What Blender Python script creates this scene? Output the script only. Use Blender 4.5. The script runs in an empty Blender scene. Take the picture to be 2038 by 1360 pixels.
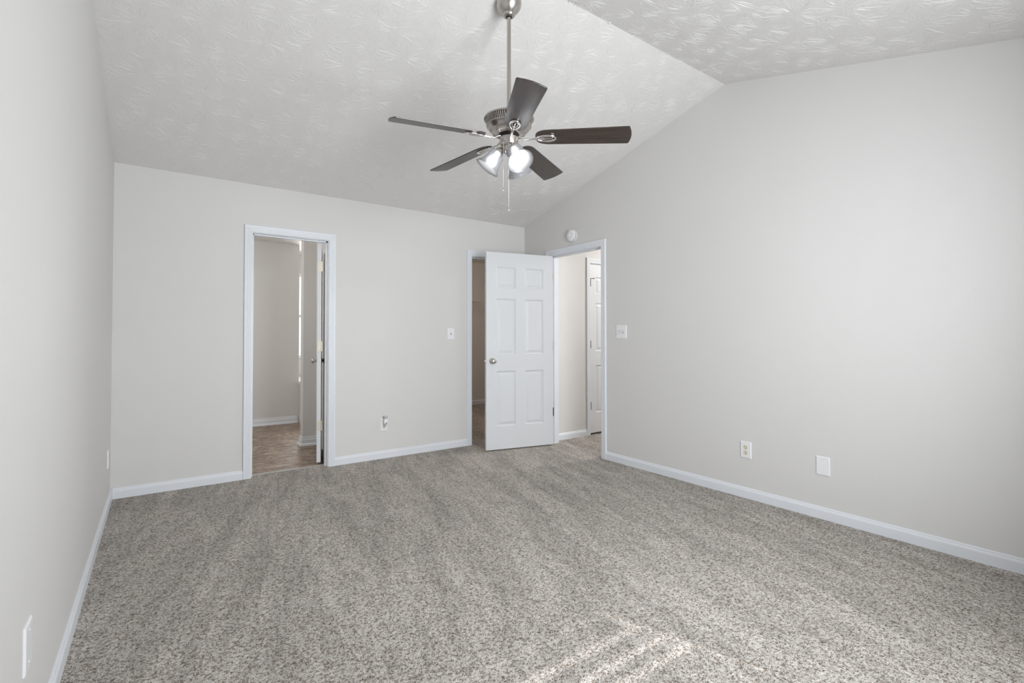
import bpy, math, random
from mathutils import Vector, Matrix

S = bpy.context.scene
COL = S.collection
PI = math.pi
R = math.radians

# ------------------------------------------------------------------ camera
W_PX, H_PX = 2038, 1360
YAW, PITCH, ROLL, FPX, SHIFT_PX, EYE = R(35.6785), R(0.9604), R(-0.0472), 979.03, -27.47, 1.1737
FWD_H = Vector((math.sin(YAW), math.cos(YAW), 0))
RIGHT = Vector((math.cos(YAW), -math.sin(YAW), 0))
_f = Vector((math.sin(YAW) * math.cos(PITCH), math.cos(YAW) * math.cos(PITCH), math.sin(PITCH)))
_u = RIGHT.cross(_f)
_r2 = RIGHT * math.cos(ROLL) + _u * math.sin(ROLL)
_u2 = -RIGHT * math.sin(ROLL) + _u * math.cos(ROLL)
cd = bpy.data.cameras.new('camera')
cam = bpy.data.objects.new('camera', cd)
COL.objects.link(cam)
cam.matrix_world = Matrix(((_r2.x, _u2.x, -_f.x, 0), (_r2.y, _u2.y, -_f.y, 0), (_r2.z, _u2.z, -_f.z, EYE), (0, 0, 0, 1)))
cd.sensor_fit = 'HORIZONTAL'
cd.sensor_width = 36.0
cd.lens = FPX / W_PX * 36.0
cd.shift_y = SHIFT_PX / W_PX
cd.clip_start = 0.02
S.camera = cam

# ------------------------------------------------------------------ light
S.view_settings.view_transform = 'Standard'
S.view_settings.look = 'None'
S.view_settings.gamma = 1.0
S.view_settings.exposure = 0.0
wd = bpy.data.worlds.new('sky')
S.world = wd
wd.use_nodes = True
_bg = wd.node_tree.nodes['Background']
_bg.inputs['Color'].default_value = (0.80, 0.90, 1.0, 1)
_bg.inputs['Strength'].default_value = 2.2

def lamp(name, kind, loc, direction, energy, color=(1, 1, 1), **kw):
    d = bpy.data.lights.new(name, kind)
    o = bpy.data.objects.new(name, d)
    COL.objects.link(o)
    o.location = loc
    o.rotation_euler = Vector(direction).to_track_quat('-Z', 'Y').to_euler()
    d.energy = energy
    d.color = color
    for k, v in kw.items():
        setattr(d, k, v)
    return o

SUN_EL = R(43.8)
SUN_DIR = Vector((-0.325 * math.cos(SUN_EL), 0.946 * math.cos(SUN_EL), -math.sin(SUN_EL)))
lamp('sun', 'SUN', (3, -6, 6), SUN_DIR, 5.6, (1.0, 0.995, 0.985), angle=R(0.65))
# daylight falling in through the windows of the wall behind the camera
lamp('window_daylight', 'AREA', (1.64, -0.36, 1.40), (0, 1, 0.04), 76, (0.92, 0.965, 1.0), shape='RECTANGLE', size=1.2, size_y=1.5, spread=R(146))
# daylight through the bathroom window
lamp('bathroom_daylight', 'AREA', (2.02, 7.80, 1.55), (0, -1, -0.1), 20, (1.0, 0.98, 0.95), shape='RECTANGLE', size=0.75, size_y=1.2)

lamp('bathroom_fill', 'AREA', (-0.60, 4.95, 1.95), (1, 0.45, -0.2), 14, (1.0, 0.96, 0.90), shape='RECTANGLE', size=0.2, size_y=0.7)  # added fill that brightens the partition front, not a known fixture

lamp('closet_fill', 'POINT', (3.55, 5.7, 2.25), (0, 0, -1), 13, (1.0, 0.86, 0.72), shadow_soft_size=0.05)  # added fill so the closet interior does not go black

# ------------------------------------------------------------------ room measures
XL, XR, YB, YF = -0.2746, 3.4676, 4.5777, -0.50
YR, ZR, ZT = 2.0645, 3.0827, 2.44
T = 0.115
SL_B = (ZR - ZT) / (YB - YR)
SL_F = 0.2736
def ceil_z(y):
    return ZR - SL_B * (y - YR) if y >= YR else ZR - SL_F * (YR - y)

# ------------------------------------------------------------------ mesh helpers
class MB:
    def __init__(self):
        self.v, self.f, self.sm = [], [], []
    def add(self, verts, faces, smooth=False):
        n = len(self.v)
        self.v += [Vector(p) for p in verts]
        for f in faces:
            self.f.append([i + n for i in f]); self.sm.append(smooth)
        return self
    def box(self, a, b):
        x0, y0, z0 = a; x1, y1, z1 = b
        vs = [(x0,y0,z0),(x1,y0,z0),(x1,y1,z0),(x0,y1,z0),(x0,y0,z1),(x1,y0,z1),(x1,y1,z1),(x0,y1,z1)]
        return self.add(vs, [(0,3,2,1),(4,5,6,7),(0,1,5,4),(1,2,6,5),(2,3,7,6),(3,0,4,7)])
    def rbox(self, a, b, c, axis):
        """box with chamfered edges on its face towards +/-axis; axis = ('x',-1) etc."""
        ax = 'xyz'.index(axis[0]); s = axis[1]
        o = [i for i in range(3) if i != ax]
        lo, hi = list(a), list(b)
        back, front = (lo[ax], hi[ax]) if s > 0 else (hi[ax], lo[ax])
        def ring(ins, t):
            r = []
            for (p, q) in ((0,0),(1,0),(1,1),(0,1)):
                v = [0,0,0]; v[ax] = t
                v[o[0]] = (lo[o[0]] + ins) if p == 0 else (hi[o[0]] - ins)
                v[o[1]] = (lo[o[1]] + ins) if q == 0 else (hi[o[1]] - ins)
                r.append(v)
            return r
        vs = ring(0, back) + ring(0, front - s * c) + ring(c * 0.4, front - s * c * 0.35) + ring(c, front)
        fs = [(0,1,2,3)]
        for k in range(3):
            for i in range(4):
                j = (i + 1) % 4
                fs.append((4*k+i, 4*k+j, 4*k+4+j, 4*k+4+i))
        fs.append((12,13,14,15))
        return self.add(vs, fs)
    def lathe(self, prof, origin=(0,0,0), axis=(0,0,1), n=48, smooth=True, caps=True):
        ax = Vector(axis).normalized()
        q = Vector((0,0,1)).rotation_difference(ax)
        o = Vector(origin)
        vs, fs = [], []
        for (r, z) in prof:
            for i in range(n):
                a = 2*PI*i/n
                vs.append(o + q @ Vector((r*math.cos(a), r*math.sin(a), z)))
        m = len(prof)
        for k in range(m-1):
            for i in range(n):
                j = (i+1) % n
                fs.append((k*n+i, k*n+j, (k+1)*n+j, (k+1)*n+i))
        if caps:
            fs.append(tuple(range(n-1, -1, -1))); fs.append(tuple((m-1)*n+i for i in range(n)))
        return self.add(vs, fs, smooth)
    def tube(self, pts, r, n=10, closed=False, flat=1.0):
        pts = [Vector(p) for p in pts]
        m = len(pts)
        rr = r if isinstance(r, (list, tuple)) else [r]*m
        vs, fs = [], []
        prev = None
        for i, p in enumerate(pts):
            if closed:
                t = pts[(i+1) % m] - pts[i-1]
            else:
                t = pts[min(i+1, m-1)] - pts[max(i-1, 0)]
            t.normalize()
            if prev is None:
                ref = Vector((0,0,1)) if abs(t.z) < 0.9 else Vector((1,0,0))
                b = t.cross(ref).normalized()
            else:
                b = (prev - t * prev.dot(t)).normalized()
            prev = b
            c = t.cross(b)
            for k in range(n):
                a = 2*PI*k/n
                vs.append(p + b*rr[i]*math.cos(a) + c*rr[i]*flat*math.sin(a))
        rng = m if closed else m-1
        for i in range(rng):
            i2 = (i+1) % m
            for k in range(n):
                k2 = (k+1) % n
                fs.append((i*n+k, i*n+k2, i2*n+k2, i2*n+k))
        if not closed:
            fs.append(tuple(range(n-1,-1,-1))); fs.append(tuple((m-1)*n+k for k in range(n)))
        return self.add(vs, fs, True)
    def extrude(self, prof, a, b, out, up=(0,0,1)):
        """profile of (out, up) points swept from point a to point b"""
        a, b, out, up = Vector(a), Vector(b), Vector(out), Vector(up)
        m = len(prof)
        vs = [a + out*p + up*q for p, q in prof] + [b + out*p + up*q for p, q in prof]
        fs = [(i, (i+1) % m, m+(i+1) % m, m+i) for i in range(m)]
        fs += [tuple(range(m-1,-1,-1)), tuple(range(m, 2*m))]
        return self.add(vs, fs)
    def transform(self, fn):
        self.v = [Vector(fn(p)) for p in self.v]
        return self

def build(name, mb, mat, parent=None, bevel=0.0, autosmooth=None):
    me = bpy.data.meshes.new(name)
    lo = Vector((min(p[i] for p in mb.v) for i in range(3)))
    hi = Vector((max(p[i] for p in mb.v) for i in range(3)))
    c = (lo + hi) / 2
    if parent is None:
        c.z = lo.z
    me.from_pydata([p - c for p in mb.v], [], mb.f)
    for p, s in zip(me.polygons, mb.sm):
        p.use_smooth = s
    me.validate(); me.update()
    import bmesh
    bm = bmesh.new(); bm.from_mesh(me)
    bmesh.ops.recalc_face_normals(bm, faces=bm.faces)
    bm.to_mesh(me); bm.free()
    me.materials.append(mat)
    o = bpy.data.objects.new(name, me)
    COL.objects.link(o)
    base = Vector((0,0,0))
    p = parent
    while p is not None:
        base += p.location; p = p.parent
    o.location = c - base
    if parent is not None:
        o.parent = parent
    if autosmooth:
        me.set_sharp_from_angle(angle=R(autosmooth))
    if bevel:
        m = o.modifiers.new('edge', 'BEVEL'); m.width = bevel; m.segments = 2; m.limit_method = 'ANGLE'
    return o

def tag(o, label, cat, group=None, kind=None):
    o['label'] = label; o['category'] = cat
    if group: o['group'] = group
    if kind: o['kind'] = kind
    return o
def thing(name, loc, label, cat, group=None, kind=None):
    o = bpy.data.objects.new(name, None)
    COL.objects.link(o); o.location = loc; o.empty_display_size = 0.05
    return tag(o, label, cat, group, kind)

# ------------------------------------------------------------------ material helpers
def mat(name, color, rough=0.5, metal=0.0, spec=0.5):
    m = bpy.data.materials.new(name); m.use_nodes = True
    b = m.node_tree.nodes['Principled BSDF']
    b.inputs['Base Color'].default_value = (*color, 1)
    b.inputs['Roughness'].default_value = rough
    b.inputs['Metallic'].default_value = metal
    b.inputs['Specular IOR Level'].default_value = spec
    return m
class NT:
    def __init__(self, m):
        self.t = m.node_tree; self.b = self.t.nodes['Principled BSDF']
    def n(self, kind, **kw):
        x = self.t.nodes.new(kind)
        for k, v in kw.items(): setattr(x, k, v)
        return x
    def l(self, a, b): self.t.links.new(a, b)
    def val(self, sock, v):
        if hasattr(v, 'is_linked') or isinstance(v, bpy.types.NodeSocket): self.l(v, sock)
        else: sock.default_value = v
    def math(self, op, a, b=0.0, c=None, clamp=False):
        x = self.n('ShaderNodeMath', operation=op, use_clamp=clamp)
        self.val(x.inputs[0], a); self.val(x.inputs[1], b)
        if c is not None: self.val(x.inputs[2], c)
        return x.outputs[0]
    def vmath(self, op, a, b=(0,0,0)):
        x = self.n('ShaderNodeVectorMath', operation=op)
        self.val(x.inputs[0], a)
        if op == 'SCALE': self.val(x.inputs['Scale'], b)
        else: self.val(x.inputs[1], b)
        return x.outputs['Value'] if op in ('LENGTH', 'DOT_PRODUCT', 'DISTANCE') else x.outputs['Vector']
    def mapr(self, v, a, b, c=0.0, d=1.0, smooth=True):
        x = self.n('ShaderNodeMapRange', interpolation_type='SMOOTHSTEP' if smooth else 'LINEAR')
        self.val(x.inputs['Value'], v)
        for k, w in zip(('From Min','From Max','To Min','To Max'), (a,b,c,d)): x.inputs[k].default_value = w
        return x.outputs['Result']
    def noise(self, vec, scale, detail=2.0, rough=0.5, dim='3D', dist=0.0):
        x = self.n('ShaderNodeTexNoise', noise_dimensions=dim)
        self.val(x.inputs['Vector'], vec); x.inputs['Scale'].default_value = scale
        x.inputs['Detail'].default_value = detail; x.inputs['Roughness'].default_value = rough
        x.inputs['Distortion'].default_value = dist
        return x.outputs['Fac']
    def ramp(self, fac, stops):
        x = self.n('ShaderNodeValToRGB'); self.l(fac, x.inputs['Fac'])
        e = x.color_ramp.elements
        while len(e) < len(stops): e.new(0.5)
        for k, (p, c) in zip(e, stops): k.position = p; k.color = (*c, 1)
        return x.outputs['Color']
    def mixc(self, kind, fac, a, b):
        x = self.n('ShaderNodeMix', data_type='RGBA', blend_type=kind)
        self.val(x.inputs[0], fac)
        for s, v in ((x.inputs[6], a), (x.inputs[7], b)):
            if isinstance(v, bpy.types.NodeSocket): self.l(v, s)
            else: s.default_value = (*v, 1)
        return x.outputs[2]
    def bump(self, h, dist, strength=1.0):
        x = self.n('ShaderNodeBump'); x.inputs['Distance'].default_value = dist; x.inputs['Strength'].default_value = strength
        self.l(h, x.inputs['Height']); self.l(x.outputs['Normal'], self.b.inputs['Normal'])
    def geo(self):
        return self.n('ShaderNodeNewGeometry').outputs['Position']

def paint(name, col, rough=0.6, bscale=320, bd=0.0006):
    m = mat(name, col, rough, 0, 0.3); t = NT(m); p = t.geo()
    c = t.mixc('MIX', t.noise(p, 1.7, 2), tuple(k*0.985 for k in col), tuple(min(1, k*1.015) for k in col))
    t.l(c, t.b.inputs['Base Color'])
    t.bump(t.noise(p, bscale, 2), bd, 0.5)
    return m
M_WALL = paint('greige_wall_paint', (0.700, 0.687, 0.673))
M_TRIM = paint('white_trim_paint', (0.765, 0.787, 0.825), 0.35, 60, 0.0003)
M_DOOR = paint('white_door_paint', (0.700, 0.712, 0.732), 0.38, 140, 0.0003)
M_PLATE = mat('white_plastic', (0.84, 0.84, 0.86), 0.3)
M_IVORY = mat('ivory_plastic', (0.74, 0.68, 0.52), 0.35)
M_TOGGLE = mat('pale_ivory_plastic', (0.80, 0.77, 0.70), 0.35)
M_GREY = mat('shadow_gap_grey', (0.25, 0.24, 0.22), 0.6)
M_SLOT = mat('dark_slot', (0.02, 0.018, 0.016), 0.6)
M_NICK = mat('brushed_nickel', (0.60, 0.57, 0.54), 0.28, 1.0)
M_CHROME = mat('polished_nickel', (0.80, 0.775, 0.75), 0.16, 1.0)
M_BRASS = mat('worn_brass', (0.70, 0.66, 0.56), 0.38, 0.6)
M_BRONZE = mat('dark_bronze', (0.10, 0.095, 0.09), 0.45, 0.8)
M_STEEL = mat('screw_steel', (0.55, 0.55, 0.54), 0.4, 0.9)
M_BLACK = mat('black_metal', (0.012, 0.012, 0.013), 0.4, 0.3)
M_WIRE = mat('white_coated_wire', (0.80, 0.79, 0.76), 0.4)
M_TUB = mat('white_acrylic', (0.82, 0.80, 0.76), 0.2)
M_VINYLF = mat('white_vinyl_frame', (0.82, 0.82, 0.82), 0.4)
M_SLAT = mat('white_blind_slat', (0.82, 0.82, 0.80), 0.5)

def make_ceiling_mat():
    m = mat('brushed_plaster', (0.775, 0.757, 0.740), 0.42, 0, 0.5); t = NT(m)
    p = t.geo()
    h = t.math('ADD', t.math('MULTIPLY', t.noise(p, 110, 3, 0.6), 0.6), t.math('MULTIPLY', t.noise(p, 32, 2), 0.5))
    t.bump(h, 0.004, 0.8)
    return m
M_CEIL = make_ceiling_mat()

def make_carpet():
    m = mat('speckled_carpet', (0.3, 0.28, 0.26), 0.95, 0, 0.1); t = NT(m); p = t.geo()
    n1 = t.noise(p, 225, 2, 0.6)
    n2 = t.noise(t.vmath('ADD', p, (3.1, 7.7, 1.3)), 98, 2, 0.6)
    f = t.math('ADD', t.math('MULTIPLY', n1, 0.52), t.math('MULTIPLY', n2, 0.48))
    c = t.ramp(f, [(0.385, (0.112, 0.086, 0.065)), (0.455, (0.318, 0.276, 0.238)), (0.51, (0.485, 0.450, 0.414)), (0.60, (0.665, 0.632, 0.595))])
    # nap: strokes of a vacuum cleaner leave the pile lying different ways
    mp = t.n('ShaderNodeMapping'); t.l(p, mp.inputs['Vector'])
    mp.inputs['Rotation'].default_value = (0, 0, R(-76))
    mp2 = t.n('ShaderNodeMapping'); t.l(mp.outputs[0], mp2.inputs['Vector']); mp2.inputs['Scale'].default_value = (0.62, 3.4, 1)
    mp = mp2
    nap = t.noise(mp.outputs[0], 1.7, 3, 0.55, dist=0.6)
    patch = t.noise(mp.outputs[0], 4.1, 4, 0.6, dist=1.2)
    nap = t.math('ADD', t.mapr(nap, 0.38, 0.62, 0.90, 1.07), t.mapr(patch, 0.42, 0.58, -0.07, 0.07))
    sc = t.n('ShaderNodeVectorMath', operation='SCALE'); t.l(c, sc.inputs[0]); t.l(nap, sc.inputs['Scale'])
    t.l(sc.outputs[0], t.b.inputs['Base Color'])
    t.bump(f, 0.012, 0.8)
    return m
M_CARPET = make_carpet()

def make_vinyl():
    m = mat('mottled_stone_vinyl', (0.2, 0.15, 0.11), 0.42, 0, 0.4); t = NT(m); p = t.geo()
    mp = t.n('ShaderNodeMapping'); t.l(p, mp.inputs['Vector']); mp.inputs['Scale'].default_value = (1.0, 2.4, 1)
    a = t.noise(mp.outputs[0], 6.5, 6, 0.66, dist=1.2)
    b = t.noise(mp.outputs[0], 26, 4, 0.65, dist=0.5)
    f = t.math('ADD', t.math('MULTIPLY', a, 0.62), t.math('MULTIPLY', b, 0.38))
    c = t.ramp(f, [(0.36, (0.065, 0.040, 0.026)), (0.455, (0.185, 0.125, 0.088)), (0.54, (0.34, 0.255, 0.195)), (0.63, (0.60, 0.52, 0.44))])
    br = t.n('ShaderNodeTexBrick'); t.l(p, br.inputs['Vector']); br.inputs['Scale'].default_value = 1.0
    br.offset = 0.5
    br.inputs['Brick Width'].default_value = 0.45; br.inputs['Row Height'].default_value = 0.45
    br.inputs['Mortar Size'].default_value = 0.0022; br.inputs['Mortar Smooth'].default_value = 0.2
    c = t.mixc('MIX', t.math('MULTIPLY', br.outputs['Fac'], 0.7), c, (0.36, 0.32, 0.28))
    t.l(c, t.b.inputs['Base Color'])
    return m
M_VINYL = make_vinyl()

def make_wood():
    m = mat('espresso_wood', (0.03, 0.02, 0.015), 0.32, 0, 0.9); t = NT(m)
    tc = t.n('ShaderNodeAttribute', attribute_name='grain').outputs['Vector']
    mp = t.n('ShaderNodeMapping'); t.l(tc, mp.inputs['Vector']); mp.inputs['Scale'].default_value = (6, 70, 70)
    a = t.noise(mp.outputs[0], 1.0, 4, 0.6, dist=0.8)
    c = t.ramp(a, [(0.35, (0.017, 0.012, 0.010)), (0.55, (0.036, 0.023, 0.017)), (0.72, (0.062, 0.041, 0.030))])
    t.l(c, t.b.inputs['Base Color'])
    return m
M_WOOD = make_wood()

M_SATIN = mat('satin_nickel', (0.53, 0.495, 0.465), 0.27, 1.0)

def make_frost():
    m = bpy.data.materials.new('frosted_white_glass'); m.use_nodes = True
    nt = m.node_tree; nt.nodes.clear()
    out = nt.nodes.new('ShaderNodeOutputMaterial')
    di = nt.nodes.new('ShaderNodeBsdfDiffuse'); di.inputs[0].default_value = (0.46, 0.465, 0.48, 1)
    tr = nt.nodes.new('ShaderNodeBsdfRefraction'); tr.inputs['Color'].default_value = (0.64, 0.65, 0.67, 1)
    tr.inputs['Roughness'].default_value = 0.62; tr.inputs['IOR'].default_value = 1.12
    gl = nt.nodes.new('ShaderNodeBsdfGlossy'); gl.inputs['Roughness'].default_value = 0.25
    m1 = nt.nodes.new('ShaderNodeMixShader'); m1.inputs[0].default_value = 0.62
    m2 = nt.nodes.new('ShaderNodeMixShader'); m2.inputs[0].default_value = 0.05
    L = nt.links.new
    L(di.outputs[0], m1.inputs[1]); L(tr.outputs[0], m1.inputs[2]); L(m1.outputs[0], m2.inputs[1]); L(gl.outputs[0], m2.inputs[2]); L(m2.outputs[0], out.inputs[0])
    return m
M_FROST = make_frost()
def make_pane():
    m = bpy.data.materials.new('window_glass'); m.use_nodes = True
    nt = m.node_tree; nt.nodes.clear()
    out = nt.nodes.new('ShaderNodeOutputMaterial')
    a = nt.nodes.new('ShaderNodeBsdfTransparent'); g = nt.nodes.new('ShaderNodeBsdfGlossy'); g.inputs['Roughness'].default_value = 0.02
    mx = nt.nodes.new('ShaderNodeMixShader'); mx.inputs[0].default_value = 0.06
    nt.links.new(a.outputs[0], mx.inputs[1]); nt.links.new(g.outputs[0], mx.inputs[2]); nt.links.new(mx.outputs[0], out.inputs[0])
    return m
M_PANE = make_pane()
def emit(name, col, s):
    m = bpy.data.materials.new(name); m.use_nodes = True
    nt = m.node_tree; nt.nodes.clear()
    o = nt.nodes.new('ShaderNodeOutputMaterial'); e = nt.nodes.new('ShaderNodeEmission')
    e.inputs[0].default_value = (*col, 1); e.inputs[1].default_value = s
    nt.links.new(e.outputs[0], o.inputs[0]); return m
M_BULB = emit('lit_bulb', (1.0, 0.98, 0.96), 24.0)
M_HALLFILL = emit('hall_fill_glow', (1.0, 0.985, 0.96), 160.0)

# ------------------------------------------------------------------ walls
def wall(name, axis, face, back, u0, u1, top, holes=(), splits=(), zb=-0.02, mt=None, label='', cat='wall'):
    """wall slab between coordinates face/back on the axis ('x' or 'y'), running u0..u1, top(u) high, with (ua, ub, za, zb) holes"""
    cuts = sorted({u0, u1, *splits, *[h[0] for h in holes], *[h[1] for h in holes]})
    cuts = [c for c in cuts if u0 <= c <= u1]
    mb = MB()
    for a, b in zip(cuts, cuts[1:]):
        mid = (a + b) / 2
        hs = sorted([(h[2], h[3]) for h in holes if h[0] < mid < h[1]])
        z = zb; spans = []
        for (p, q) in hs:
            if p > z: spans.append((z, z, p, p))
            z = q
        spans.append((z, z, top(a), top(b)))
        for (za, zb2, ta, tb) in spans:
            pts = []
            for d in (face, back):
                for (u, zz) in ((a, za), (b, zb2), (b, tb), (a, ta)):
                    pts.append((d, u, zz) if axis == 'x' else (u, d, zz))
            mb.add(pts, [(0,1,2,3),(7,6,5,4),(0,4,5,1),(1,5,6,2),(2,6,7,3),(3,7,4,0)])
    o = build(name, mb, mt or M_WALL)
    return tag(o, label, cat, kind='structure')

# openings: finished size (jamb faces)
BATH = (0.632, 1.241, 2.035)
CLOS = (2.753, 3.362, 2.035)
HALL = (3.352, 4.108, 2.040)     # along y
JT = 0.018
ZTOP = lambda u: ZT + 0.03
GAB = lambda y: ceil_z(y) + 0.03
wall('wall_back', 'y', YB, YB + T, XL - T, XR, ZTOP,
     [(BATH[0]-JT, BATH[1]+JT, -1, BATH[2]+JT), (CLOS[0]-JT, CLOS[1]+JT, -1, CLOS[2]+JT)],
     label='pale greige wall across the back with the bathroom doorway and the closet doorway')
wall('wall_left', 'x', XL, XL - T, YF - T, YB, GAB, (), (YR,), label='plain pale greige gable wall along the left side')
wall('wall_right', 'x', XR, XR + T, YF - T, YB + T, GAB, [(HALL[0]-JT, HALL[1]+JT, -1, HALL[2]+JT)], (YR,),
     label='tall greige gable wall on the right with the hall doorway')
WIN_A = (0.32, 2.294, 0.62, 2.22)
wall('wall_rear', 'y', YF, YF - T, XL, XR, lambda u: ceil_z(YF) + 0.03, [WIN_A], label='greige window wall behind the viewer')

RIDGE_CHIP_X = 2.212
# sloped ceiling, one slab folded at the ridge
def ceiling():
    y0, y1, x0, x1 = YF - T, YB + T, XL - T, XR + T
    mb = MB()
    ny = 2
    for (a, b) in ((y0, YR), (YR, y1)):
        vs = []
        for x in (x0, x1):
            for (y, dz) in ((a, 0), (b, 0), (b, 0.12), (a, 0.12)):
                vs.append((x, y, ceil_z(y) + dz))
        mb.add(vs, [(0,1,2,3),(7,6,5,4),(0,4,5,1),(1,5,6,2),(2,6,7,3),(3,7,4,0)])
    # crow's foot brush marks: bursts of thin raised plaster ridges
    rnd = random.Random(7)
    step = 0.215
    y = y0 + 0.1; row = 0
    while y < YB - 0.01:
        x = x0 + 0.1 + (step/2 if row % 2 else 0)
        while x < XR:
            cx, cy = x + rnd.uniform(-0.06, 0.06), y + rnd.uniform(-0.06, 0.06)
            big = rnd.uniform(0.8, 1.25)
            k = rnd.randint(36, 56); ph = rnd.uniform(0, 2*PI)
            for i in range(k):
                a = 2*PI*i/k + rnd.uniform(-0.13, 0.13)
                if rnd.random() < 0.12 + 0.42*(0.5 + 0.5*math.cos(2*a + ph)): continue
                ra = rnd.uniform(0.026, 0.060)*big
                rb = ra + rnd.uniform(0.035, 0.105)*big
                bend = rnd.uniform(-0.10, 0.10)
                hw = rnd.uniform(0.0012, 0.0025); hh = hw*rnd.uniform(0.36, 0.78)
                vs = []
                ok = True
                for q, sc in ((0, 0.25), (0.3, 1.0), (0.7, 0.9), (1.0, 0.2)):
                    r = ra + (rb-ra)*q; an = a + bend*q*q
                    px, py = cx + r*math.cos(an), cy + r*math.sin(an)
                    if not (XL+0.003 < px < XR-0.003 and YF < py < YB-0.003): ok = False
                    tx, ty = -math.sin(an), math.cos(an)
                    for w_, d_ in ((-1, 0), (0, 1), (1, 0)):
                        ex, ey = px + tx*hw*sc*w_, py + ty*hw*sc*w_
                        vs.append((ex, ey, ceil_z(ey) + 0.0004 - (hh*sc + 0.0004)*d_))
                if not ok: continue
                fs = []
                for q in range(3):
                    b_ = 3*q
                    fs += [(b_, b_+1, b_+4, b_+3), (b_+1, b_+2, b_+5, b_+4)]
                fs += [(0, 2, 1), (9, 10, 11)]
                mb.add(vs, fs)
            x += step
        y += step*0.87; row += 1
    mb.lathe([(0.012, 0.003), (0.010, -0.003), (0.005, -0.006), (0.0, -0.007)], (RIDGE_CHIP_X, YR - 0.004, ZR), n=10, caps=False)
    return tag(build('ceiling', mb, M_CEIL), 'vaulted white ceiling with swirled brush texture and a ridge', 'ceiling', kind='structure')
ceiling()
tag(build('floor', MB().box((XL-T, YF-T, -0.10), (XR+0.057, YB+0.085, 0)), M_CARPET), 'speckled grey brown carpet covering the bedroom floor', 'floor', kind='structure')

# ------------------------------------------------------------------ baseboards
BB = [(0, 0), (0.014, 0), (0.014, 0.052), (0.0125, 0.058), (0.0085, 0.064), (0.0075, 0.071), (0.004, 0.0755), (0, 0.0755)]
BB_BATH = [(0, 0), (0.030, 0), (0.030, 0.010), (0.024, 0.024), (0.014, 0.030), (0.013, 0.066), (0.009, 0.076), (0.008, 0.092), (0.004, 0.098), (0, 0.098)]
def baseboard(name, a, b, out, label, prof=BB):
    return tag(build(name, MB().extrude(prof, a, b, out), M_TRIM), label, 'baseboard', kind='structure')
CW, CR = 0.060, 0.005         # casing width and reveal
baseboard('baseboard_left', (XL, YF, 0), (XL, YB, 0), (1, 0, 0), 'white baseboard running along the left wall')
baseboard('baseboard_back', (XL + 0.014, YB, 0), (BATH[0] - CW - CR, YB, 0), (0, -1, 0), 'short white baseboard between the left corner and the bathroom doorway')
baseboard('baseboard_back', (BATH[1] + CW + CR, YB, 0), (CLOS[0] - CW - CR, YB, 0), (0, -1, 0), 'white baseboard between the bathroom doorway and the closet doorway')
baseboard('baseboard_right', (XR, YF, 0), (XR, HALL[0] - CW - CR, 0), (-1, 0, 0), 'long white baseboard along the right wall up to the hall doorway')

# ------------------------------------------------------------------ door casings and jambs
CAS = [(0, 0), (0, 0.009), (0.003, 0.0115), (0.010, 0.0120), (0.0125, 0.0105), (0.015, 0.0125), (0.022, 0.0132), (0.0245, 0.0118), (0.028, 0.0142),
       (0.036, 0.0152), (0.0385, 0.0137), (0.042, 0.0160), (0.052, 0.0172), (0.058, 0.0162), (0.060, 0.013), (0.060, 0)]
def casing(mb, u0, u1, h, P):
    """U shaped casing around an opening; P(u, d, z) maps along / out of the wall / up to the room"""
    rings = []
    for (w, d) in CAS:
        w += CR
        rings.append([P(u0 - w, d, 0), P(u0 - w, d, h + w), P(u1 + w, d, h + w), P(u1 + w, d, 0)])
    n = len(rings)
    vs = [p for r in rings for p in r]
    fs = []
    for i in range(n):
        j = (i + 1) % n
        for k in range(3):
            fs.append((i*4+k, j*4+k, j*4+k+1, i*4+k+1))
    fs.append(tuple(i*4 for i in range(n))); fs.append(tuple(i*4+3 for i in range(n)))
    mb.add(vs, fs)
def ubox(mb, u0, u1, h, t, d0, d1, P):
    """three boards lining an opening, t thick, from depth d0 to d1 (negative t: standing into the opening)"""
    for (a, b, z0, z1) in ((u0 - t, u0, 0, h), (u1, u1 + t, 0, h), (u0 - max(t, 0), u1 + max(t, 0), h, h + t)):
        a, b = min(a, b), max(a, b); z0, z1 = min(z0, z1), max(z0, z1)
        q = [P(uu, d, zz) for d in (d0, d1) for (uu, zz) in ((a, z0), (b, z0), (b, z1), (a, z1))]
        mb.add(q, [(0,1,2,3),(7,6,5,4),(0,4,5,1),(1,5,6,2),(2,6,7,3),(3,7,4,0)])
def door_trim(name, opening, P, stop, label):
    u0, u1, h = opening
    mb = MB(); casing(mb, u0, u1, h, P)
    o = tag(build(name, mb, M_TRIM), label, 'door frame', kind='structure')
    j = MB(); ubox(j, u0, u1, h, JT, 0.0, -T, P)
    build('jamb', j, M_TRIM, o)
    s = MB(); ubox(s, u0, u1, h, -0.011, stop[0], stop[1], P)
    build('door_stop', s, M_TRIM, o)
    return o
PB = lambda u, d, z: (u, YB - d, z)
PR = lambda u, d, z: (XR - d, u, z)
door_trim('trim_1', BATH, PB, (-0.038, -0.072), 'white grooved casing around the bathroom doorway')
door_trim('trim_2', CLOS, PB, (-0.038, -0.072), 'white grooved casing around the dark closet doorway')
hall_trim = door_trim('trim_3', HALL, PR, (-0.040, -0.074), 'white grooved casing around the hall doorway in the right wall')
for hz in (0.348, 1.073, 1.808):
    build('hinge_leaf', MB().box((XR + 0.020, HALL[1] - 0.0030, hz - 0.045), (XR + 0.0395, HALL[1] + 0.0005, hz + 0.045)), M_BRONZE if hz < 1 else M_BRASS, hall_trim)
build('strike_plate', MB().box((XR + 0.010, HALL[0] - 0.0005, 0.90), (XR + 0.034, HALL[0] + 0.002, 0.957)), M_BRONZE, hall_trim)

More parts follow.
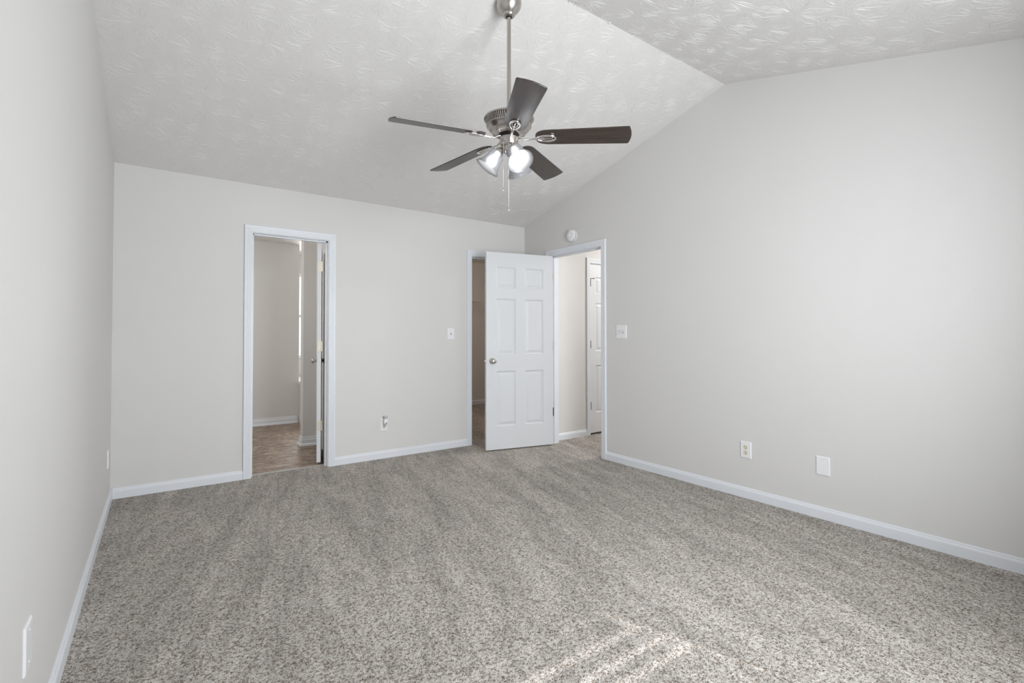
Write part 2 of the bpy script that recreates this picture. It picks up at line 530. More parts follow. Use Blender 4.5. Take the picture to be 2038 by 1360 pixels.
# ------------------------------------------------------------------ panel doors
def panel_door(w, h, t):
    """leaf in local coordinates: u 0..w (0 = hinge side), v 0..t, z 0..h, six raised panels on both faces"""
    st, mid = 0.108 * w / 0.762 + 0.004, 0.105 * w / 0.762
    pw = (w - 2*st - mid) / 2
    us = [(st, st + pw), (st + pw + mid, w - st)]
    zs = [(0.235, 0.800), (0.970, 1.545), (1.655, h - 0.150)]
    uc = [0, us[0][0], us[0][1], us[1][0], us[1][1], w]
    zc = [0]
    for a, b in zs: zc += [a, b]
    zc.append(h)
    mb = MB()
    rings = [(0, 0), (0.003, 0.0022), (0.012, 0.0095), (0.017, 0.0100), (0.040, 0.0036), (0.043, 0.0030)]
    for face, s in ((0.0, 1), (t, -1)):
        for i in range(5):
            for k in range(7):
                a, b, c, d = uc[i], uc[i+1], zc[k], zc[k+1]
                if i in (1, 3) and k in (1, 3, 5):
                    vs = []
                    for (ins, dep) in rings:
                        v = face + s*dep
                        vs += [(a+ins, v, c+ins), (b-ins, v, c+ins), (b-ins, v, d-ins), (a+ins, v, d-ins)]
                    fs = []
                    for r in range(len(rings)-1):
                        for q in range(4):
                            q2 = (q+1) % 4
                            fs.append((4*r+q, 4*r+q2, 4*r+4+q2, 4*r+4+q))
                    m = 4*(len(rings)-1)
                    fs.append((m, m+1, m+2, m+3))
                    mb.add(vs, fs)
                else:
                    mb.add([(a, face, c), (b, face, c), (b, face, d), (a, face, d)], [(0,1,2,3)])
    for k in range(7):
        for u in (0, w):
            mb.add([(u,0,zc[k]), (u,t,zc[k]), (u,t,zc[k+1]), (u,0,zc[k+1])], [(0,1,2,3)])
    for i in range(5):
        for z in (0, h):
            mb.add([(uc[i],0,z), (uc[i+1],0,z), (uc[i+1],t,z), (uc[i],t,z)], [(0,1,2,3)])
    return mb
KNOB = [(0.032, 0), (0.032, 0.004), (0.028, 0.009), (0.014, 0.012), (0.0125, 0.026), (0.018, 0.030), (0.026, 0.036), (0.0285, 0.046), (0.0265, 0.056), (0.019, 0.062), (0.010, 0.0635), (0.0085, 0.0615), (0.0, 0.0615)]

def weld(o, d=0.0001):
    import bmesh
    bm = bmesh.new(); bm.from_mesh(o.data)
    bmesh.ops.remove_doubles(bm, verts=bm.verts, dist=d)
    bmesh.ops.recalc_face_normals(bm, faces=bm.faces)
    bm.to_mesh(o.data); bm.free()

# door_1: bedroom door, swung back in front of the closet doorway
def frame_map(p0, du, dv):
    p0, du, dv = Vector(p0), Vector(du).normalized(), Vector(dv).normalized()
    return lambda p: p0 + du*p[0] + dv*p[1] + Vector((0, 0, p[2]))
D1_A, D1_B = Vector((3.444, 4.046, 0)), Vector((2.702, 4.212, 0))
d1u = (D1_B - D1_A).normalized()
d1v = Vector((-d1u.y, d1u.x, 0))
if d1v.y < 0: d1v = -d1v
F1 = frame_map((D1_A.x, D1_A.y, 0.013), d1u, d1v)
DW, DH, DT = (D1_B - D1_A).length, 2.022, 0.035
d1 = build('door_1', panel_door(DW, DH, DT).transform(F1), M_DOOR); weld(d1)
tag(d1, 'white six panel bedroom door standing open in front of the closet doorway', 'door', kind='structure')
def knob_at(F, u, v, z, sgn, mt, parent, name='door_knob', depth=1.0):
    mb = MB(); mb.lathe([(r_, z_ * depth) for r_, z_ in KNOB], n=32, caps=False)
    mb.transform(lambda p: F((u + p.x, v + sgn * p.z, z + p.y)))
    o = build(name, mb, mt, parent, autosmooth=40)
    return o
k = knob_at(F1, DW - 0.065, 0.0, 0.905, -1, M_NICK, d1)
kc = MB().lathe([(0.0085, 0), (0.0085, 0.002), (0.007, 0.003), (0, 0.003)], n=20, caps=False)
kc.transform(lambda p: F1((DW - 0.065 + p.x, -0.0605 - p.z, 0.905 + p.y)))
build('keyhole', kc, M_STEEL, k)
knob_at(F1, DW - 0.065, DT, 0.905, 1, M_NICK, d1)
build('latch', MB().box((DW, 0.006, 0.877), (DW + 0.0015, 0.029, 0.934)).box((DW + 0.0015, 0.012, 0.896), (DW + 0.011, 0.024, 0.914)).transform(F1), M_STEEL, d1)
def hinge(F, z, parent, mt, u=0.0, v0=0.002, v1=0.030, pin=(-0.004, 0.040)):
    """leaf let into the hinge edge plus its knuckle"""
    mb = MB().box((u - 0.0022, v0, z - 0.045), (u, v1, z + 0.045))
    mb2 = MB()
    for i in range(5):
        a = z - 0.045 + i*0.018
        mb2.lathe([(0.006, a + 0.0006), (0.006, a + 0.0174)], (pin[0], pin[1], 0), n=14)
    mb.add(mb2.v, mb2.f, True)
    for zz in (z - 0.030, z, z + 0.030):
        vv = v0 + (v1 - v0) * (0.35 if zz == z else 0.65)
        mb.add([Vector((u - 0.0022 - p.z, vv + p.x, zz + p.y)) for p in MB().lathe([(0.004, 0), (0.003, 0.0008), (0, 0.0009)], n=12, caps=False).v],
               MB().lathe([(0.004, 0), (0.003, 0.0008), (0, 0.0009)], n=12, caps=False).f, True)
    return build('hinge', mb.transform(F), mt, parent, autosmooth=40)
for z in (0.335, 1.060, 1.795):
    hinge(F1, z, d1, M_BRASS if z > 1 else M_BRONZE, 0.0, 0.002, 0.030, (-0.006, DT + 0.004))

# door_2: bathroom door opened past square into the bathroom, seen on its hinge edge
d2u = Vector((0.262, 0.965, 0)).normalized()
d2v = Vector((d2u.y, -d2u.x, 0))
D2_A = Vector((1.179, YB + T + 0.010, 0))
F2 = frame_map((D2_A.x, D2_A.y, 0.020), d2u, d2v)
d2 = build('door_2', panel_door(0.600, 2.008, 0.035).transform(F2), M_DOOR); weld(d2)
tag(d2, 'white bathroom door opened inward and seen edge on', 'door', kind='structure')
knob_at(F2, 0.535, 0.0, 0.905, -1, M_NICK, d2)
knob_at(F2, 0.535, 0.035, 0.905, 1, M_NICK, d2, depth=0.42)
for z in (0.335, 1.060, 1.795):
    hinge(F2, z, d2, M_BRASS, 0.0, 0.006, 0.033, (-0.004, 0.039))

# ------------------------------------------------------------------ bathroom beyond the first doorway
BY0, BZ = YB + T, 2.42
BX0, BX1, BYE = -0.70, 2.50, 8.00
tag(build('floor_bathroom', MB().box((BX0, YB + 0.085, -0.10), (BX1, BYE, 0.002)), M_VINYL), 'mottled brown stone look vinyl floor in the bathroom', 'floor', kind='structure')
tag(build('trim_4', MB().extrude([(-0.012, 0), (-0.012, 0.004), (-0.004, 0.0075), (0.004, 0.0075), (0.012, 0.004), (0.012, 0)], (BATH[0], YB + 0.085, 0.0), (BATH[1], YB + 0.085, 0.0), (0, 1, 0)), M_STEEL),
    'thin metal strip where carpet meets vinyl in the bathroom doorway', 'threshold', kind='structure')
flat = lambda z: (lambda u: z)
FWY = 7.141
wall('wall_bathroom_back', 'y', FWY, BYE, BX0, 1.553, flat(BZ + 0.03), label='dim greige wall straight ahead inside the bathroom')
wall('wall_bathroom_left', 'x', BX0, BX0 - T, BY0, BYE, flat(BZ + 0.03), label='greige left wall of the bathroom, out of sight')
wall('wall_bathroom_right', 'x', BX1, BX1 + T, BY0, BYE + T, flat(BZ + 0.03), label='greige right wall of the bathroom, behind the partition')
WIN2 = (1.60, 2.42, 0.83, 2.13)
wall('wall_bathroom_window', 'y', BYE, BYE + T, 1.553, BX1, flat(BZ + 0.03), [WIN2], label='greige bathroom wall above the tub that holds the window')
PX0, PY0, PY1 = 1.255, 5.570, 5.690
wall('wall_bathroom_partition', 'y', PY0, PY1, PX0, BX1, flat(BZ + 0.03), label='greige end of the short partition wall inside the bathroom')
wall('wall_bathroom_shade', 'x', 1.388, 1.488, BY0, PY0, flat(BZ + 0.03), label='greige wall added behind the open bathroom door to darken the gap')  # added wall that keeps the gap behind the open door dark
tag(build('ceiling_bathroom', MB().box((BX0, BY0, BZ), (BX1, BYE, BZ + 0.10)), M_CEIL), 'white textured bathroom ceiling above the doorway view', 'ceiling', kind='structure')
baseboard('baseboard_bathroom_back', (BX0, FWY, 0), (1.540, FWY, 0), (0, -1, 0), 'white baseboard on the far bathroom wall', BB_BATH)
def part_board():
    # mitred around the end of the partition
    mb = MB(); rings = []
    for (d, z) in BB_BATH:
        rings.append([(BX1, PY0 - d, z), (PX0 - d, PY0 - d, z), (PX0 - d, PY1 + d, z), (BX1, PY1 + d, z)])
    n = len(rings); vs = [p for r in rings for p in r]; fs = []
    for i in range(n):
        j = (i+1) % n
        for q in range(3): fs.append((i*4+q, j*4+q, j*4+q+1, i*4+q+1))
    mb.add(vs, fs)
    tag(build('baseboard_bathroom_partition', mb, M_TRIM), 'white stepped baseboard wrapping the partition end in the bathroom', 'baseboard', kind='structure')
part_board()

def window(name, axis_y, win, depth, label, sash_split=True, sgn=1):
    x0, x1, z0, z1 = win
    fr = 0.045
    mb = MB()
    a, b = axis_y, axis_y + depth
    def bx(xa, xb, za, zb, ya=a, yb=b): mb.box((xa, min(ya, yb), za), (xb, max(ya, yb), zb))
    bx(x0, x0+fr, z0, z1); bx(x1-fr, x1, z0, z1); bx(x0+fr, x1-fr, z0, z0+fr); bx(x0+fr, x1-fr, z1-fr, z1)
    zm = (z0+z1)/2
    bx(x0+fr, x1-fr, zm-0.022, zm+0.022)
    o = tag(build(name, mb, M_VINYLF), label, 'window', kind='structure')
    for (za, zb) in ((z0+fr, zm-0.022), (zm+0.022, z1-fr)):
        ym = (a+b)/2
        build('pane', MB().box((x0+fr, ym-0.002, za), (x1-fr, ym+0.002, zb)), M_PANE, o)
    return o
window('window_2', BYE + 0.03, WIN2, 0.05, 'bright bathroom window showing as a narrow strip beside the partition')

def blind(y, x0, x1, z0, z1, tilts, label, group=None):
    """headrail, slats and bottom rail; tilts(z) gives each slat its tilt"""
    o = thing('window_blind', ((x0+x1)/2, y, z0), label, 'blind', group)
    build('headrail', MB().box((x0, y-0.02, z1-0.035), (x1, y+0.02, z1)), M_SLAT, o)
    pitch = 0.0215
    z = z1 - 0.05
    while z > z0 + 0.03:
        a = tilts(z); hw = 0.0125
        mb = MB(); vs = []
        for x in (x0, x1):
            for k in range(5):
                s = -1 + k*0.5
                cy, cz = s*hw, 0.0022*(1 - s*s)
                vs.append((x, y + cy*math.cos(a) - cz*math.sin(a), z + cy*math.sin(a) + cz*math.cos(a)))
            for k in range(4, -1, -1):
                s = -1 + k*0.5
                cy, cz = s*hw, 0.0022*(1 - s*s) - 0.0007
                vs.append((x, y + cy*math.cos(a) - cz*math.sin(a), z + cy*math.sin(a) + cz*math.cos(a)))
        fs = [(i, (i+1) % 10, 10+(i+1) % 10, 10+i) for i in range(10)] + [tuple(range(9,-1,-1)), tuple(range(10, 20))]
        mb.add(vs, fs)
        build('slat', mb, M_SLAT, o)
        z -= pitch
    build('bottom_rail', MB().box((x0, y-0.012, z0), (x1, y+0.012, z0+0.018)), M_SLAT, o)
    for fx in (0.12, 0.88):
        xx = x0 + (x1-x0)*fx
        build('lift_cord', MB().tube([(xx, y+0.015, z0+0.01), (xx, y+0.015, z1-0.02)], 0.0012, 6), M_SLAT, o)
    return o
blind(BYE - 0.025, WIN2[0] + 0.01, WIN2[1] - 0.01, WIN2[2] + 0.01, WIN2[3], lambda z: R(12),
      'white slatted blind hanging in the bright bathroom window')

# bathtub in the alcove
def tub():
    x0, x1, y0, y1, h = 1.545, BX1 - 0.01, 6.985, BYE - 0.01, 0.560
    o = thing('bathtub', ((x0+x1)/2, (y0+y1)/2, 0.002), 'white bathtub corner just visible past the bathroom partition', 'bathtub')
    def rr(ix, z, rad, n=6):
        pts = []
        for (cx, cy, a0) in ((x1-ix-rad, y1-ix-rad, 0), (x0+ix+rad, y1-ix-rad, 90), (x0+ix+rad, y0+ix+rad, 180), (x1-ix-rad, y0+ix+rad, 270)):
            for i in range(n+1):
                a = R(a0 + 90*i/n); pts.append((cx+rad*math.cos(a), cy+rad*math.sin(a), z))
        return pts
    lv = [(0.008, 0.003, 0.02), (0.008, h-0.075, 0.02), (0.002, h-0.060, 0.02), (0.0, h-0.045, 0.022), (0.0, h-0.012, 0.022), (0.010, h, 0.03),
          (0.085, h, 0.10), (0.100, h-0.012, 0.12), (0.15, 0.16, 0.16), (0.22, 0.11, 0.14)]
    m = 28; vs = []; fs = []
    for (ix, z, rad) in lv: vs += rr(ix, z, rad)
    for r in range(len(lv)-1):
        for i in range(m):
            j = (i+1) % m; fs.append((r*m+i, r*m+j, (r+1)*m+j, (r+1)*m+i))
    fs.append(tuple((len(lv)-1)*m+i for i in range(m)))
    build('tub_body', MB().add(vs, fs, True), M_TUB, o, autosmooth=50)
    build('drain', MB().lathe([(0.03, 0.1105), (0.03, 0.114), (0.02, 0.115), (0, 0.115)], (x1-0.45, (y0+y1)/2, 0), n=24, caps=False), M_CHROME, o)
tub()

# ------------------------------------------------------------------ walk-in closet behind the second doorway
CX0, CX1, CYE = 2.30, 4.90, 7.23
BXL = BX1 + T
tag(build('floor_closet', MB().box((BXL, YB + 0.085, -0.10), (CX1, CYE, -0.001)), M_CARPET), 'carpet floor of the dark walk in closet', 'floor', kind='structure')
tag(build('floor_closet', MB().box((BXL - 0.2, YB + 0.085, -0.09), (BXL, 4.70, -0.0012)), M_CARPET), 'strip of carpet just inside the closet doorway', 'floor', kind='structure')
wall('wall_closet_back', 'y', CYE, CYE + T, BXL, CX1, flat(2.46), label='dark greige back wall of the closet')
wall('wall_closet_right', 'x', CX1, CX1 + T, YB + T, CYE + T, flat(2.46), label='greige right wall of the closet, out of sight')
wall('wall_closet_front', 'y', YB + T, YB, XR + T, CX1 + T, flat(2.46), label='closet wall behind the hall, out of sight')
tag(build('ceiling_closet', MB().box((BXL, YB + T, 2.44), (CX1, CYE, 2.54)), M_CEIL), 'ceiling of the dark closet', 'ceiling', kind='structure')
baseboard('baseboard_closet', (BXL, CYE, 0), (CX1, CYE, 0), (0, -1, 0), 'white baseboard at the back of the dark closet')

def wire_shelf():
    z, y1, y0, x0, x1 = 1.745, CYE - 0.004, CYE - 0.31, 3.45, 4.44
    o = thing('wire_shelf', ((x0+x1)/2, y1, z), 'white wire closet shelf high in the dark closet', 'shelf')
    mb = MB()
    for (yy, zz) in ((y0, z), (y0, z-0.030), (y1-0.008, z), ((y0+y1)/2, z)):
        mb.tube([(x0, yy, zz), (x1, yy, zz)], 0.0035, 6)
    build('long_wires', mb, M_WIRE, o)
    mb = MB(); x = x0 + 0.004
    while x < x1:
        mb.tube([(x, y1-0.006, z+0.003), (x, y0, z+0.003), (x, y0-0.002, z-0.030)], 0.0016, 5); x += 0.0254
    build('cross_wires', mb, M_WIRE, o)
    for xx in (x0+0.05, x0+0.55):
        mb = MB().tube([(xx, y1-0.002, z-0.28), (xx, y0+0.03, z-0.012)], 0.005, 8).box((xx-0.012, y1-0.004, z-0.31), (xx+0.012, y1, z-0.25))
        build('support_brace', mb, M_WIRE, o)
    build('end_cap', MB().box((x1-0.004, y0-0.008, z-0.036), (x1+0.006, y0+0.008, z+0.010)), M_WIRE, o)
wire_shelf()

# ------------------------------------------------------------------ hall beyond the right doorway
HX0, HX1, HY0, HY1, HZ = XR + T, 5.60, 2.45, 4.205, 2.44
tag(build('floor_hall', MB().box((XR + 0.057, HY0, -0.10), (HX1, HY1 + T + 0.06, 0)), M_CARPET), 'carpet floor of the bright hall', 'floor', kind='structure')
HD = (4.163, 4.773, 2.035)      # closed door in the hall wall
wall('wall_hall_back', 'y', HY1, HY1 + T, HX0, HX1, flat(HZ + 0.03), [(HD[0]-JT, HD[1]+JT, -1, HD[2]+JT)], label='bright white hall wall seen through the hall doorway')
wall('wall_hall_front', 'y', HY0, HY0 - T, HX0, HX1, flat(HZ + 0.03), label='near wall of the hall, out of sight')
wall('wall_hall_right', 'x', HX1, HX1 + T, HY0 - T, HY1 + T, flat(HZ + 0.03), label='far end wall of the hall, out of sight')
tag(build('ceiling_hall', MB().box((HX0, HY0, HZ), (HX1, HY1, HZ + 0.1)), M_CEIL), 'white ceiling of the hall', 'ceiling', kind='structure')
wall('wall_hall_backing', 'y', HY1 + T + 0.05, HY1 + T + 0.15, 4.05, 4.88, flat(2.40), label='unseen wall added behind the closed hall door to stop light leaking')  # added slab, out of view, closing a light leak under the door
PH = lambda u, d, z: (u, HY1 - d, z)
baseboard('baseboard_hall', (HX0, HY1, 0), (HD[0] - CW - CR, HY1, 0), (0, -1, 0), 'white baseboard of the hall wall beside its closed door')
door_trim('trim_5', HD, PH, (-0.040, -0.074), 'white casing around the closed door in the hall')
F3 = frame_map((HD[0] + 0.003, HY1 + 0.002, 0.022), (1, 0, 0), (0, 1, 0))
d3 = build('door_3', panel_door(HD[1]-HD[0]-0.006, 2.008, 0.035).transform(F3), M_DOOR); weld(d3)
tag(d3, 'closed white panel door with dark hinges in the hall', 'door', kind='structure')
knob_at(F3, 0.545, 0.0, 0.905, -1, M_NICK, d3)
for z in (0.325, 1.050, 1.785):
    mb = MB()
    for i in range(5):
        a = z - 0.045 + i*0.018
        mb.lathe([(0.007, a), (0.007, a + 0.0172)], (-0.002, -0.006, 0), n=14)
    if z > 1.7:
        mb.tube([(-0.002, -0.006, z+0.048), (0.012, -0.022, z+0.050), (0.040, -0.030, z+0.050)], 0.0035, 8)
        mb.lathe([(0.006, z+0.045), (0.006, z+0.055)], (0.040, -0.030, 0), n=12)
    build('hinge', mb.transform(F3), M_BRONZE, d3, autosmooth=40)
hl = thing('hall_fill_light', (5.20, 3.20, HZ), 'round lit globe added out of sight to brighten the hall', 'ceiling light')  # added fixture, out of view, placed to brighten the hall wall
build('fill_base', MB().lathe([(0.0, 0), (0.13, 0), (0.13, -0.02), (0.11, -0.028)], (5.20, 3.20, HZ), n=40, caps=False), M_NICK, hl)
build('fill_globe', MB().lathe([(0.115, -0.024), (0.118, -0.05), (0.10, -0.085), (0.06, -0.105), (0.0, -0.112)], (5.20, 3.20, HZ), n=40, caps=False), M_HALLFILL, hl)

# ------------------------------------------------------------------ windows behind the viewer
window('window_1', YF - 0.09, WIN_A, 0.05, 'wide white window in the wall behind the viewer')
SUNK = math.tan(SUN_EL) / 0.946
GAPS = [((y + 0.515) * SUNK, w) for y, w in ((1.475, 0.0108), (1.345, 0.0165), (1.225, 0.0200), (1.150, 0.0215)  )]
def tilt_a(z):
    return R(-45) if any(abs(z - g) < w for g, w in GAPS) else R(66)
blind(YF - 0.02, WIN_A[0] + 0.012, WIN_A[1] - 0.080, WIN_A[2] + 0.01, WIN_A[3], tilt_a,
      'white slatted blind over the wide window behind the viewer, some slats ajar')
# ------------------------------------------------------------------ wall plates
def screw(mb, F, u, z, d=0.0):
    s = MB().lathe([(0.0035, 0), (0.003, 0.0009), (0, 0.001)], n=12, caps=False)
    s.transform(lambda p: F((u + p.x, d + p.z, z + p.y)))
    mb.add(s.v, s.f, True)
def plate_map(center, du, dn):
    c, du, dn = Vector(center), Vector(du), Vector(dn)
    return lambda p: c + du*p[0] + dn*p[1] + Vector((0, 0, p[2]))
def plate_mesh(F, w, h, t=0.006):
    mb = MB().rbox((-w/2, 0, -h/2), (w/2, t, h/2), 0.004, ('y', 1))
    return mb.transform(F)
def outlet(center, du, dn, w, h, label, group=None, face=M_IVORY):
    F = plate_map(center, du, dn)
    o = thing('wall_outlet', center, label, 'outlet', group)
    build('cover_plate', plate_mesh(F, w, h), M_PLATE, o)
    for z in (0.0195, -0.0195):
        mb = MB()
        n = 28; pts = []
        for i in range(n):
            a = 2*PI*i/n; x, y = 0.0172*math.cos(a), 0.0172*math.sin(a)
            pts.append((x, max(-0.0142, min(0.0142, y))))
        vs = [(x, 0.004, z+y) for x, y in pts] + [(x, 0.0078, z+y) for x, y in pts]
        mb.add(vs, [(i, (i+1) % n, n+(i+1) % n, n+i) for i in range(n)] + [tuple(range(n, 2*n))])
        r = build('receptacle', mb.transform(F), face, o)
        s = MB().box((-0.0075, 0.0076, z+0.000), (-0.0052, 0.0082, z+0.009)).box((0.0052, 0.0076, z+0.001), (0.0075, 0.0082, z+0.008))
        s.lathe([(0.0028, 0), (0.0028, 0.0006)], (0, 0, 0), n=14)
        m0 = len(s.v) - 28
        for i in range(m0, len(s.v)):
            p = s.v[i]; s.v[i] = Vector((p.x, 0.0076 + p.z, z - 0.0075 + p.y))
        build('slots', s.transform(F), M_SLOT, r)
    mb = MB(); screw(mb, F, 0, 0, 0.006); build('screw', mb, M_STEEL, o)
    return o
def switch(center, du, dn, w, h, n, label, ups):
    F = plate_map(center, du, dn)
    o = thing('light_switch', center, label, 'light switch')
    build('cover_plate', plate_mesh(F, w, h), M_PLATE, o)
    for i in range(n):
        u = (i - (n-1)/2) * 0.046
        build('toggle_slot', MB().box((u-0.0055, 0.004, -0.0125), (u+0.0055, 0.0063, 0.0125)).transform(F), M_GREY, o)
        s = ups[i]
        tg = MB(); rings = [(0.0045, 0.006, 0.0), (0.0042, 0.012, 0.004*s), (0.0036, 0.0205, 0.009*s)]
        vs = []
        for (a, d, zz) in rings:
            vs += [(u-a, d, zz-a*0.95), (u+a, d, zz-a*0.95), (u+a, d, zz+a*0.95), (u-a, d, zz+a*0.95)]
        fs = [(q, (q+1) % 4, 4+(q+1) % 4, 4+q) for q in range(4)] + [(4+q, 4+(q+1) % 4, 8+(q+1) % 4, 8+q) for q in range(4)] + [(8,9,10,11)]
        build('toggle', tg.add(vs, fs).transform(F), M_TOGGLE, o)
        for zz in (0.030, -0.030):
            mb = MB(); screw(mb, F, u, zz, 0.006); build('screw', mb, M_PLATE, o)
    return o
def blank(center, du, dn, w, h, label):
    F = plate_map(center, du, dn)
    o = thing('blank_wall_plate', center, label, 'wall plate')
    build('cover_plate', plate_mesh(F, w, h), M_PLATE, o)
    for z in (0.0415, -0.0415):
        mb = MB(); screw(mb, F, 0, z, 0.006); build('screw', mb, M_PLATE, o)
    return o
switch((2.494, YB, 1.197), (1, 0, 0), (0, -1, 0), 0.079, 0.122, 1, 'single white light switch on the back wall left of the closet doorway', (1,))
switch((XR, 3.098, 1.211), (0, -1, 0), (-1, 0, 0), 0.124, 0.124, 2, 'double white light switch on the right wall beside the hall doorway', (-1, 1))
outlet((1.768, YB, 0.322), (1, 0, 0), (0, -1, 0), 0.078, 0.122, 'white outlet low on the back wall with a freshener plugged in')
outlet((XR, 1.920, 0.346), (0, -1, 0), (-1, 0, 0), 0.080, 0.120, 'white outlet with ivory sockets low on the right wall')
blank((XR, 1.411, 0.338), (0, -1, 0), (-1, 0, 0), 0.081, 0.120, 'blank white cover plate low on the right wall, right of the outlet')
outlet((XL, 4.330, 0.342), (0, 1, 0), (1, 0, 0), 0.080, 0.122, 'white outlet on the left wall close to the back corner', face=M_PLATE)
blank((XL, 1.800, 0.362), (0, 1, 0), (1, 0, 0), 0.082, 0.124, 'white cover plate low on the left wall nearest the viewer')

def freshener():
    c = (1.774, YB - 0.0085, 0.350)
    o = thing('plug_in_freshener', c, 'small white plug in air freshener standing in the back wall outlet', 'air freshener')
    x, y, z = c
    b = MB()
    lv = [(0.014, 0.010, -0.022), (0.019, 0.016, -0.014), (0.021, 0.019, 0.0), (0.021, 0.019, 0.020), (0.018, 0.016, 0.030)]
    n = 20; vs = []; fs = []
    for (a, d, zz) in lv:
        for i in range(n):
            t = 2*PI*i/n
            vs.append((x + a*math.cos(t), y - 0.021 + d*math.sin(t), z + zz))
    for r in range(len(lv)-1):
        for i in range(n):
            j = (i+1) % n; fs.append((r*n+i, r*n+j, (r+1)*n+j, (r+1)*n+i))
    fs += [tuple(range(n-1,-1,-1)), tuple((len(lv)-1)*n+i for i in range(n))]
    build('warmer_body', b.add(vs, fs, True), M_PLATE, o, autosmooth=50)
    build('plug_base', MB().rbox((x-0.015, y-0.006, z-0.018), (x+0.015, y+0.0005, z+0.018), 0.003, ('y', -1)), M_PLATE, o)
    g = mat('grey_translucent_plastic', (0.50, 0.50, 0.50), 0.2)
    build('vent_collar', MB().lathe([(0.015, 0.030), (0.017, 0.036), (0.019, 0.052), (0.0165, 0.056), (0.014, 0.056), (0.012, 0.036)], (x, y-0.021, z), n=24, caps=False), g, o, autosmooth=50)
    d = mat('dark_grey_plastic', (0.10, 0.10, 0.10), 0.4)
    build('bottle', MB().lathe([(0.0, -0.040), (0.010, -0.038), (0.013, -0.028), (0.012, -0.016)], (x, y-0.021, z), n=20, caps=False), g, o, autosmooth=50)
    build('night_light_dial', MB().lathe([(0.006, 0), (0.006, 0.003), (0, 0.0032)], (x, y-0.038, z-0.010), (0, -1, 0), n=16, caps=False), d, o)
freshener()

# ------------------------------------------------------------------ smoke detector
def smoke():
    y, z = 3.742, 2.207
    o = thing('smoke_detector', (XR, y, z), 'round white smoke detector on the right wall above the hall doorway', 'smoke detector')
    A = (-1, 0, 0); O = (XR, y, z)
    build('mounting_plate', MB().lathe([(0.058, 0), (0.060, 0.003), (0.060, 0.012), (0.056, 0.014)], O, A, 48), M_PLATE, o, autosmooth=40)
    build('vent_ring', MB().lathe([(0.052, 0.013), (0.052, 0.026)], O, A, 48), M_SLOT, o, autosmooth=40)
    fins = MB()
    for i in range(24):
        a = 2*PI*i/24; c, s = math.cos(a), math.sin(a)
        if i % 8 == 0: continue
        fins.tube([(XR - 0.013, y + 0.054*c, z + 0.054*s), (XR - 0.027, y + 0.054*c, z + 0.054*s)], 0.0035, 6)
    build('vent_fins', fins, M_PLATE, o)
    build('cover', MB().lathe([(0.050, 0.025), (0.0585, 0.026), (0.060, 0.030), (0.058, 0.040), (0.048, 0.047), (0.02, 0.050), (0.0, 0.0502)], O, A, 48, caps=False), M_PLATE, o, autosmooth=40)
    build('test_button', MB().lathe([(0.012, 0.049), (0.012, 0.0525), (0.010, 0.0535), (0, 0.0535)], (XR, y + 0.012, z), A, 24, caps=False), M_PLATE, o, autosmooth=40)
smoke()

